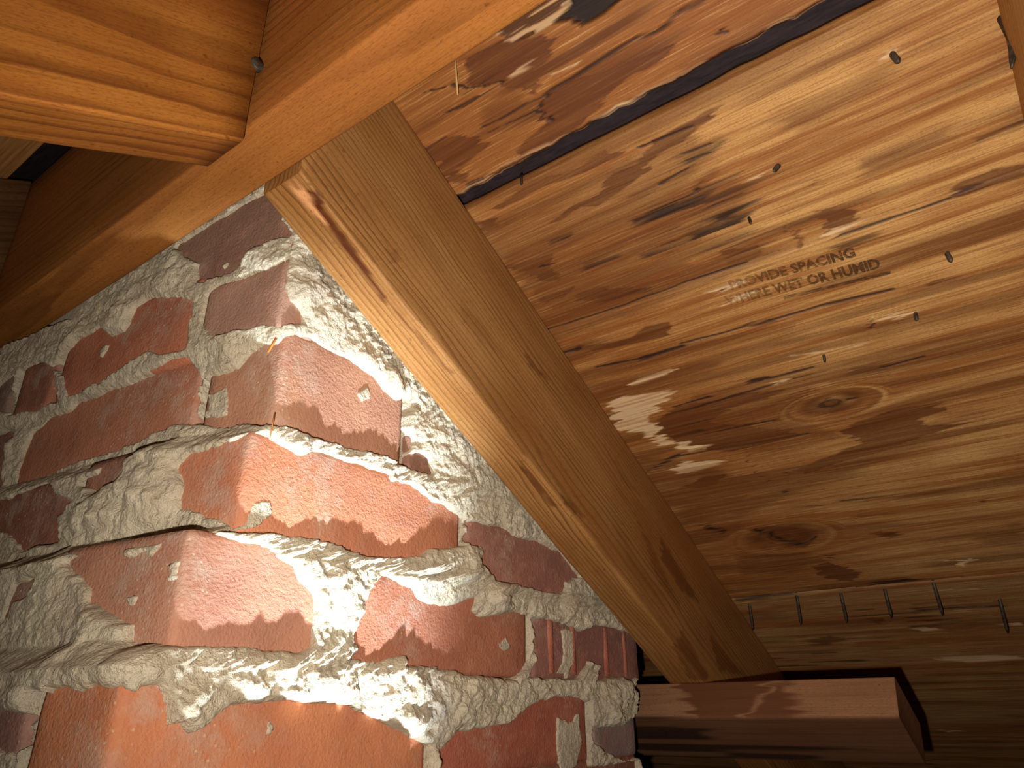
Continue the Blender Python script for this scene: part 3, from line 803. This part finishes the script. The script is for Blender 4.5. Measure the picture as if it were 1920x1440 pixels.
for k in range(len(BEDS)-1):
    L = sorted(bycourse.get(k, []))
    if not L:
        off = -0.11 if k % 2 else -0.2
        L = [[off-0.21, off-0.01, DEFC[0]], [off, 0.21+off+0.0, DEFC[1]], [0.22+off, 0.43+off, DEFC[2]], [0.44+off, 0.51, DEFC[0]]]
    # joints sit midway between neighbouring visible faces
    for i, (a, b, c, *zr) in enumerate(L):
        lo = S_L if i == 0 and a < S_L+0.1 else (a-0.012 if i == 0 else (L[i-1][1]+a)/2+0.004)
        hi = (b+0.012 if b < S_R-0.03 else S_R) if i == len(L)-1 else (b+L[i+1][0])/2-0.004
        spans.append((k, lo, min(hi, S_R), c, *zr))
    if k > 0 and L[0][0] > S_L+0.12:
        x1 = L[0][0]-0.020; x0 = max(S_L, x1-0.2); spans.append((k, x0, x1, DEFC[0]))
    last = L[-1][1]
    if last < S_R-0.06:
        spans.append((k, last+0.020, S_R, DEFC[2]))
SCORED = (4, (150, 80, 68))
def make_brick(k, s0, s1, col, idx, zr=()):
    z1 = BEDS[k]-0.005; z0 = BEDS[k+1]+0.005
    if zr: z0 = min(max(zr[0]-0.003, z0-0.012), z0+0.012); z1 = max(min(zr[1]+0.003, z1+0.012), z1-0.012)
    y0 = YCS[k]
    C = np.array([XC, y0, 0.0]); dep = 0.090
    if s0 < -0.004 and s1 > 0.004:
        fp = [C-s0*dL, C, C+s1*AY, C+s1*AY-s0*dL]
    elif s1 <= 0.004:
        s1 = min(s1, -0.001); fp = [C-s0*dL, C-s1*dL, C-s1*dL-nL*dep, C-s0*dL-nL*dep]
    else:
        s0 = max(s0, 0.001); fp = [C+s0*AY-AX*dep, C+s0*AY, C+s1*AY, C+s1*AY-AX*dep]
    c = sum(fp)/4; c[2] = (z0+z1)/2; hz = (z1-z0)/2
    bm = bmesh.new()
    lo = [bm.verts.new((p[0]-c[0], p[1]-c[1], -hz)) for p in fp]; hi_ = [bm.verts.new((p[0]-c[0], p[1]-c[1], hz)) for p in fp]
    bm.faces.new(lo[::-1]); bm.faces.new(hi_)
    for t in range(4): bm.faces.new((lo[t], lo[(t+1) % 4], hi_[(t+1) % 4], hi_[t]))
    bmesh.ops.bevel(bm, geom=bm.verts[:]+bm.edges[:], offset=0.0045, segments=2, profile=0.6, affect='EDGES')
    big = [e for e in bm.edges if e.calc_length() > 0.02]
    bmesh.ops.subdivide_edges(bm, edges=big, cuts=7, use_grid_fill=True)
    for v in bm.verts:
        w = v.co+Vector(c)
        n = float(fbm(np.array([(w.x+w.y)*22.0]), np.array([w.z*30.0+idx*3.1]), 3, 2)[0]-0.5)
        v.co += Vector((0.0035*n, -0.0035*n, 0.0))
    me = bpy.data.meshes.new('brick'); bm.to_mesh(me); bm.free()
    me.polygons.foreach_set('use_smooth', [True]*len(me.polygons))
    me.materials.append(M_BRICK)
    o = bpy.data.objects.new('brick', me); COL.objects.link(o)
    o.color = srgb(col[0]*0.93+4, col[1]*0.92+26, col[2]*0.90+26)
    o.location = Vector(c)+Vector(ORG)
    bpy.context.view_layer.update()
    adopt(o, chim)
    if (k, col) == SCORED:      # raised vertical combing on this one
        for yy, ww in ((0.548, 0.004), (0.585, 0.0035), (0.645, 0.004), (0.683, 0.003)):
            vs = []; fs = []
            for t in range(7):
                a = math.pi*t/6
                for zz in (z0+0.004, z1-0.004):
                    vs.append((XC+0.0022*math.sin(a)-0.0003+ORG[0], yy-ww*math.cos(a)+ORG[1], zz+ORG[2]))
            for t in range(6): fs.append((2*t, 2*t+2, 2*t+3, 2*t+1))
            fs.append(tuple(range(0, 14, 2))); fs.append(tuple(range(13, 0, -2)))
            rb = mesh_from('combed_ridge', vs, fs, M_BRICK, None, True); rb.color = srgb(168, 100, 80)
            adopt(rb, o)
    return o
for i, (k, a, b, c, *zr) in enumerate(spans):
    if b-a > 0.015: make_brick(k, a, b, c, i, zr)

# mortar: one lumpy skin that fills the joints and spills over the brick faces
LUMPS = [ # centre (traced where in view), course, radius (m), height (m)
 ((235,965),3,0.035,0.016), ((300,940),3,0.018,0.010), ((180,985),3,0.022,0.010), ((195,1185),4,0.022,0.013), ((90,1150),4,0.03,0.005), ((210,1250),5,0.03,0.008),
 ((830,1080),4,0.024,0.010), ((760,1070),4,0.02,0.007), ((920,1125),4,0.018,0.011), ((640,1090),4,0.020,0.005), ((600,1060),4,0.025,0.005),
 ((345,1330),5,0.012,0.008), ((450,1275),5,0.022,0.008), ((520,1280),5,0.016,0.008), ((590,1280),5,0.018,0.007), ((740,1250),5,0.012,0.010), ((760,1330),5,0.030,0.010), ((870,1310),5,0.03,0.008),
 ((1140,1330),5,0.022,0.012), ((1110,1255),5,0.010,0.009), ((1165,1290),5,0.014,0.008),
 ((440,665),2,0.020,0.007), ((290,860),3,0.020,0.008), ((320,840),3,0.015,0.006), ((560,840),3,0.010,0.005), ((850,900),3,0.02,0.005),
 ((230,590),1,0.022,0.008), ((320,520),1,0.022,0.009), ((140,640),1,0.014,0.008), ((480,480),1,0.015,0.006), ((580,560),1,0.022,0.006), ((690,690),2,0.020,0.008), ((735,735),2,0.012,0.009), ((830,820),2,0.02,0.004),
 ((130,1496),6,0.018,0.02), ((230,1498),6,0.018,0.027), ((310,1498),6,0.018,0.027), ((390,1498),6,0.018,0.027), ((470,1497),6,0.018,0.027), ((550,1496),6,0.018,0.027), ((630,1494),6,0.018,0.027), ((710,1492),6,0.018,0.027), ((790,1488),6,0.018,0.022), ((20,800),2,0.03,0.005), ((20,860),2,0.02,0.006), ((10,1010),4,0.02,0.008), ((60,1330),5,0.02,0.007), ((1060,1150),4,0.016,0.007), ((1100,1180),4,0.010,0.006),  # entries under the frame: unseen ledge, added to shade the brick above
]
SMEARS = [
 (3, [(448,935),(470,942),(508,938),(514,958),(495,988),(455,998),(438,985)]),
 (5, [(1043,1340),(1065,1345),(1085,1333),(1092,1400),(1086,1446),(1050,1446),(1040,1400)]),
 (5, [(494,1350),(508,1348),(513,1366),(503,1374)]),
 (4, [(318,1060),(337,1050),(332,1088),(316,1094)]), (4, [(238,1120),(260,1110),(257,1142),(240,1144)]),
 (4, [(923,1200),(947,1188),(958,1217),(933,1228)]), (4, [(1050,1180),(1075,1178),(1078,1268),(1055,1268)]),
 (0, [(416,498),(432,486),(430,502),(418,506)]), (2, [(665,735),(690,728),(700,755),(675,762)]),
 (2, [(388,735),(432,722),(425,780),(385,785)]), (1, [(180,665),(215,630),(205,660),(185,690)]),
]
NS, NZ = 1080, 590
Z0, Z1 = -0.13, 0.432
sg = np.linspace(S_L, S_R, NS); zg = np.linspace(Z0, Z1, NZ)
Sg, Zg = np.meshgrid(sg, zg, indexing='ij'); Sf = Sg.ravel(); Zf = Zg.ravel()
P = np.stack([Sf, Zf], 1)
jit = 0.0045*(fbm(Sf*90, Zf*90, 4, 2, 0.6)-0.5)
d = np.full(len(Sf), 0.05)
for k, col, Q in polys:
    lo = Q.min(0)-0.05; hi = Q.max(0)+0.05
    idx = np.where((Sf > lo[0]) & (Sf < hi[0]) & (Zf > lo[1]) & (Zf < hi[1]))[0]
    d[idx] = np.minimum(d[idx], sdf(P[idx], Q))
for (k, a, b, c, *zr) in spans:
    if 1 <= k <= 5 and not zr and b < -0.15:
        q = np.array([(a+0.006, BEDS[k+1]+0.010), (b-0.004, BEDS[k+1]+0.010), (b-0.004, BEDS[k]-0.012), (a+0.006, BEDS[k]-0.012)])
        idx = np.where(Sf < b+0.03)[0]; d[idx] = np.minimum(d[idx], sdf(P[idx], q))
# courses under the frame: plain joints
low = Zf < BEDS[6]+0.008
for (k, a, b, c, *zr) in spans:
    if k >= 6:
        q = np.array([(a+0.006, BEDS[k+1]+0.010), (b-0.006, BEDS[k+1]+0.010), (b-0.006, BEDS[k]-0.012), (a+0.006, BEDS[k]-0.012)])
        d[low] = np.minimum(d[low], sdf(P[low], q))
smear = np.zeros(len(Sf))
for k, pts in SMEARS:      # thin scrapes of mortar left on the brick faces
    Q = np.array([sz(p, k) for p in pts]); lo = Q.min(0)-0.01; hi = Q.max(0)+0.01
    idx = np.where((Sf > lo[0]) & (Sf < hi[0]) & (Zf > lo[1]) & (Zf < hi[1]))[0]
    smear[idx] = np.maximum(smear[idx], sstep(0.0006, -0.0010, sdf(P[idx], Q)+2.2*jit[idx]+0.0012))
dj = d+jit
wx = 0.004*(fbm(Sf*55, Zf*55, 2, 3)-0.5); wz = 0.004*(fbm(Sf*55, Zf*55, 2, 7)-0.5)
lump = np.clip(1-cells((Sf+wx)*62, (Zf+wz)*70, 1), 0, 1)
lump2 = np.clip(1-cells((Sf+wx)*150, (Zf+wz)*165, 4), 0, 1)
lump3 = np.clip(1-cells(Sf*330, Zf*350, 8), 0, 1)
rough = fbm(Sf*110, Zf*118, 4, 6, 0.7)
crease = (1-np.abs(2*fbm(Sf*42, Zf*48, 3, 5)-1))**6
base = 0.0006+0.0040*fbm(Sf*20, Zf*26, 3, 9)+0.0016*lump**1.3+0.0014*lump2+0.0016*lump3+np.where(Sf < 0, 0.0065, 0.0046)*(rough-0.5)-0.0026*crease+0.05*np.minimum(np.maximum(d, 0), 0.025)
base *= np.where(Sf < 0, 0.5, 0.9)
for px, k, r, h in LUMPS:
    cs, cz = sz(px, k)
    rr = ((Sf-cs+0.006*(vn(Sf*70, Zf*70, 3)-0.5))**2+(Zf-cz+0.006*(vn(Sf*70, Zf*70, 4)-0.5))**2)/(r*r)
    base += 0.75*h*np.exp(-rr*1.2)*sstep(-0.001, 0.006, d)*(0.75+0.5*np.clip(lump, 0, 1))
t = sstep(-0.0004, 0.0026, dj)
hh = -0.008+(base+0.008)*t
hh = np.maximum(hh, -0.008+smear*(0.0089+0.0016*(rough-0.5)+0.0006*lump3))
# front line of the left face steps with the courses
yprof = np.interp(zg, [b for b in sorted([BEDS[k]-0.008 for k in range(1, 9)]+[BEDS[k]+0.006 for k in range(1, 8)])],
                  [YCS[min(7, int(np.argmin([abs((BEDS[k]+BEDS[k+1])/2-b) for k in range(8)])))] for b in sorted([BEDS[k]-0.008 for k in range(1, 9)]+[BEDS[k]+0.006 for k in range(1, 8)])])
Yc = np.tile(yprof, NS)
tt = np.clip((Sf+RC)/(2*RC), 0, 1)
nx = nL[0]*(1-tt)+tt; ny = nL[1]*(1-tt); ln = np.sqrt(nx*nx+ny*ny); nx /= ln; ny /= ln
sl = np.minimum(Sf, 0); sr = np.maximum(Sf, 0)
rnd = RC*0.42*(1-np.abs(np.clip(Sf/RC, -1, 1)))**2      # eased corner
px_ = XC-sl*dL[0]-nx*rnd; py_ = Yc-sl*dL[1]+sr-ny*rnd
V = np.stack([px_+nx*hh, py_+ny*hh, Zf], 1)
V[:, 1] = np.where(Zf > Z_RB-0.006, np.maximum(V[:, 1], y_top+0.002), V[:, 1])   # behind the ridge board
under = (V@nR > D_BOT-0.004) & (Sf > 0)          # squeezed flat where the rafter stands against it
V[:, 0] = np.where(under, np.minimum(V[:, 0], XR-0.0405), V[:, 0])
V = V+ORG
mortar = grid_mesh('mortar', V, NS, NZ, M_MORTAR, None, True)
adopt(mortar, chim)
# backing of the stack, down to the floor
def boxv(x0, x1, y0, y1, z0, z1):
    vs = [(x, y, z) for z in (z0, z1) for y in (y0, y1) for x in (x0, x1)]
    return vs, [(0, 2, 3, 1), (4, 5, 7, 6), (0, 1, 5, 4), (2, 6, 7, 3), (0, 4, 6, 2), (1, 3, 7, 5)]
vs, fs = boxv(XC-0.42, XC-0.020, 0.262, 0.185+0.505, 0.0, H+0.35)
core = mesh_from('mortar_core', vs, fs, M_MORTAR); adopt(core, chim)
# cheek wall closing the lower stack below the frame
vs, fs = boxv(XC-0.42, XC-0.004, 0.196, 0.26, 0.0, H-0.11)
core2 = mesh_from('mortar_core', vs, fs, M_MORTAR); adopt(core2, chim)

# ------------------------------------------------------------------ floor, far below the frame
vs, fs = boxv(-3.6, 2.4, -1.9, 2.3, -0.03, 0.0)
tag(mesh_from('floor', vs, fs, M_FLOOR), 'dark attic floor boards below the picture', 'floor', kind='structure')

# ------------------------------------------------------------------ nails, stamp, scraps
def spike(name, p0, p1, r, mat, parent, flat=1.0, tip=0.5, n=8, bend=None):
    p0 = np.array(p0); p1 = np.array(p1); ax = (p1-p0)/np.linalg.norm(p1-p0)
    a = np.cross(ax, [0.3, 0.5, 0.8]); a /= np.linalg.norm(a); b = np.cross(ax, a)
    ts = [0, 0.5, 0.86, 1.0]; rs = [r, r, r*0.95, r*tip]
    vs = []; fs = []
    for t, rr in zip(ts, rs):
        c = p0+(p1-p0)*t
        if bend is not None: c = c+np.array(bend)*math.sin(math.pi*t)
        for k in range(n):
            w = 2*math.pi*k/n
            vs.append(tuple(c+a*rr*math.cos(w)+b*rr*flat*math.sin(w)+ORG))
    for i in range(3):
        for k in range(n):
            fs.append((i*n+k, i*n+(k+1) % n, (i+1)*n+(k+1) % n, (i+1)*n+k))
    fs.append(tuple(range(n-1, -1, -1))); fs.append(tuple(3*n+k for k in range(n)))
    o = mesh_from(name, vs, fs, mat, None, True)
    return adopt(o, parent) if parent is not None else o
def nail(px_root, px_tip, r, parent, deep=None, bend=None):
    """nail point coming through the deck: root on the deck, tip where it hangs"""
    a = hit(px_root, nR, D_SH)
    tip = hit(px_tip, nR, D_SH-(deep if deep else 0.010))
    return spike('nail', a+nR*0.004, tip, r, M_STEEL, parent, 0.7, 0.35, bend=bend)
for a, b, r, dp in (((1668,98),(1686,118),0.0022,0.006), ((1466,308),(1450,322),0.0020,0.006), ((1401,405),(1408,420),0.0014,0.006), ((1771,468),(1784,492),0.0020,0.008),
                 ((1715,582),(1719,602),0.0018,0.007), ((1543,660),(1547,680),0.0014,0.007), ((975,332),(978,347),0.0016,0.006)):
    nail(a, b, r, p_main, dp)
nail((1872,25),(1897,128),0.0020,p_main,0.030,bend=0.004*cR)
for a, b in (((1403,1127),(1412,1182)), ((1492,1110),(1502,1172)), ((1574,1106),(1588,1168)), ((1656,1098),(1672,1160)), ((1747,1085),(1768,1155)), ((1872,1116),(1890,1188))):
    nail(a, b, 0.0019, p_low, 0.022)
# toe nail head on the near rafter
pnh = hit((482, 121), AX, XN)
nh = spike('nail_head', pnh-AX*0.002, pnh+AX*0.0016, 0.0045, M_STEEL, near_r, 1.0, 0.9, 14)

def letters(body, px0, px1, height_px, nm):
    cu = bpy.data.curves.new(nm, 'FONT'); cu.body = body; cu.size = 1.0; cu.offset = 0.042; cu.resolution_u = 2
    to = bpy.data.objects.new(nm, cu); COL.objects.link(to)
    bpy.context.view_layer.update()
    me = bpy.data.meshes.new_from_object(to.evaluated_get(bpy.context.evaluated_depsgraph_get()))
    bpy.data.objects.remove(to, do_unlink=True); bpy.data.curves.remove(cu)
    co = np.zeros(len(me.vertices)*3); me.vertices.foreach_get('co', co); co = co.reshape(-1, 3)
    a = np.array(uv(px0)); b = np.array(uv(px1))
    top = np.array(uv((px1[0], px1[1]-height_px)))
    w = b[0]-a[0]; hgt = b[1]-top[1]
    x = (co[:, 0]-co[:, 0].min())/(co[:, 0].max()-co[:, 0].min()); y = co[:, 1]/co[:, 1].max()
    out = np.stack([a[0]+x*w, a[1]+x*(b[1]-a[1])-y*hgt, np.full(len(x), -0.0018)], 1)
    me.vertices.foreach_set('co', out.ravel()); me.materials.clear(); me.materials.append(M_INK); me.update()
    at = me.attributes.new('ink', 'FLOAT', 'POINT'); at.data.foreach_set('value', (0.30+0.65*x).astype(np.float32))
    o = bpy.data.objects.new(nm, me); COL.objects.link(o); o.matrix_world = M_FAR; bpy.context.view_layer.update()
    adopt(o, p_main); o['label'] = 'faded stamped lettering'
    return o
letters('PROVIDE SPACING', (1372, 541), (1605, 478), 20, 'stamp_lettering')
letters('WHERE WET OR HUMID', (1364, 570), (1652, 499), 21, 'stamp_lettering')
def bar(pts, nm):
    q = [uv(p) for p in pts]
    vs = [(a, b, -0.0018) for a, b in q]; o = mesh_from(nm, vs, [tuple(range(len(vs)))], M_INK)
    at = o.data.attributes.new('ink', 'FLOAT', 'POINT'); at.data.foreach_set('value', [0.45, 0.95, 0.95, 0.45][:len(vs)])
    o.matrix_world = M_FAR; bpy.context.view_layer.update(); adopt(o, p_main)
bar([(1470, 553), (1669, 505), (1669, 511), (1470, 560)], 'stamp_underline')

# straws caught on the chimney, splinter hanging from the deck
def scrap(name, pa, pb, k, r, mat, off, lab, cat):
    def on(px):
        s, z = sz(px, k)
        y0 = YCS[k]
        if s < 0: return np.array([XC, y0, z])-s*dL+nL*off
        return np.array([XC+off, y0+s, z])
    o = spike(name, on(pa), on(pb), r, mat, None, 0.5, 0.6, 6)
    return tag(o, lab, cat)
scrap('straw_bit', (531, 640), (515, 668), 2, 0.0011, M_STRAW, 0.006, 'short orange straw bit on the upper chimney corner', 'straw')
scrap('straw_bit', (501, 781), (493, 826), 3, 0.0009, M_STRAW, 0.007, 'thin orange straw bit stuck in the second mortar bed of the corner', 'straw')
a = hit((853, 112), nR, D_SH-0.002); b = hit((858, 178), nR, D_SH-0.016)
tag(spike('wood_splinter', a, b, 0.0011, M_SPLINT, None, 0.5, 0.5, 6), 'thin pale splinter hanging from the deck beside the ridge board', 'splinter')
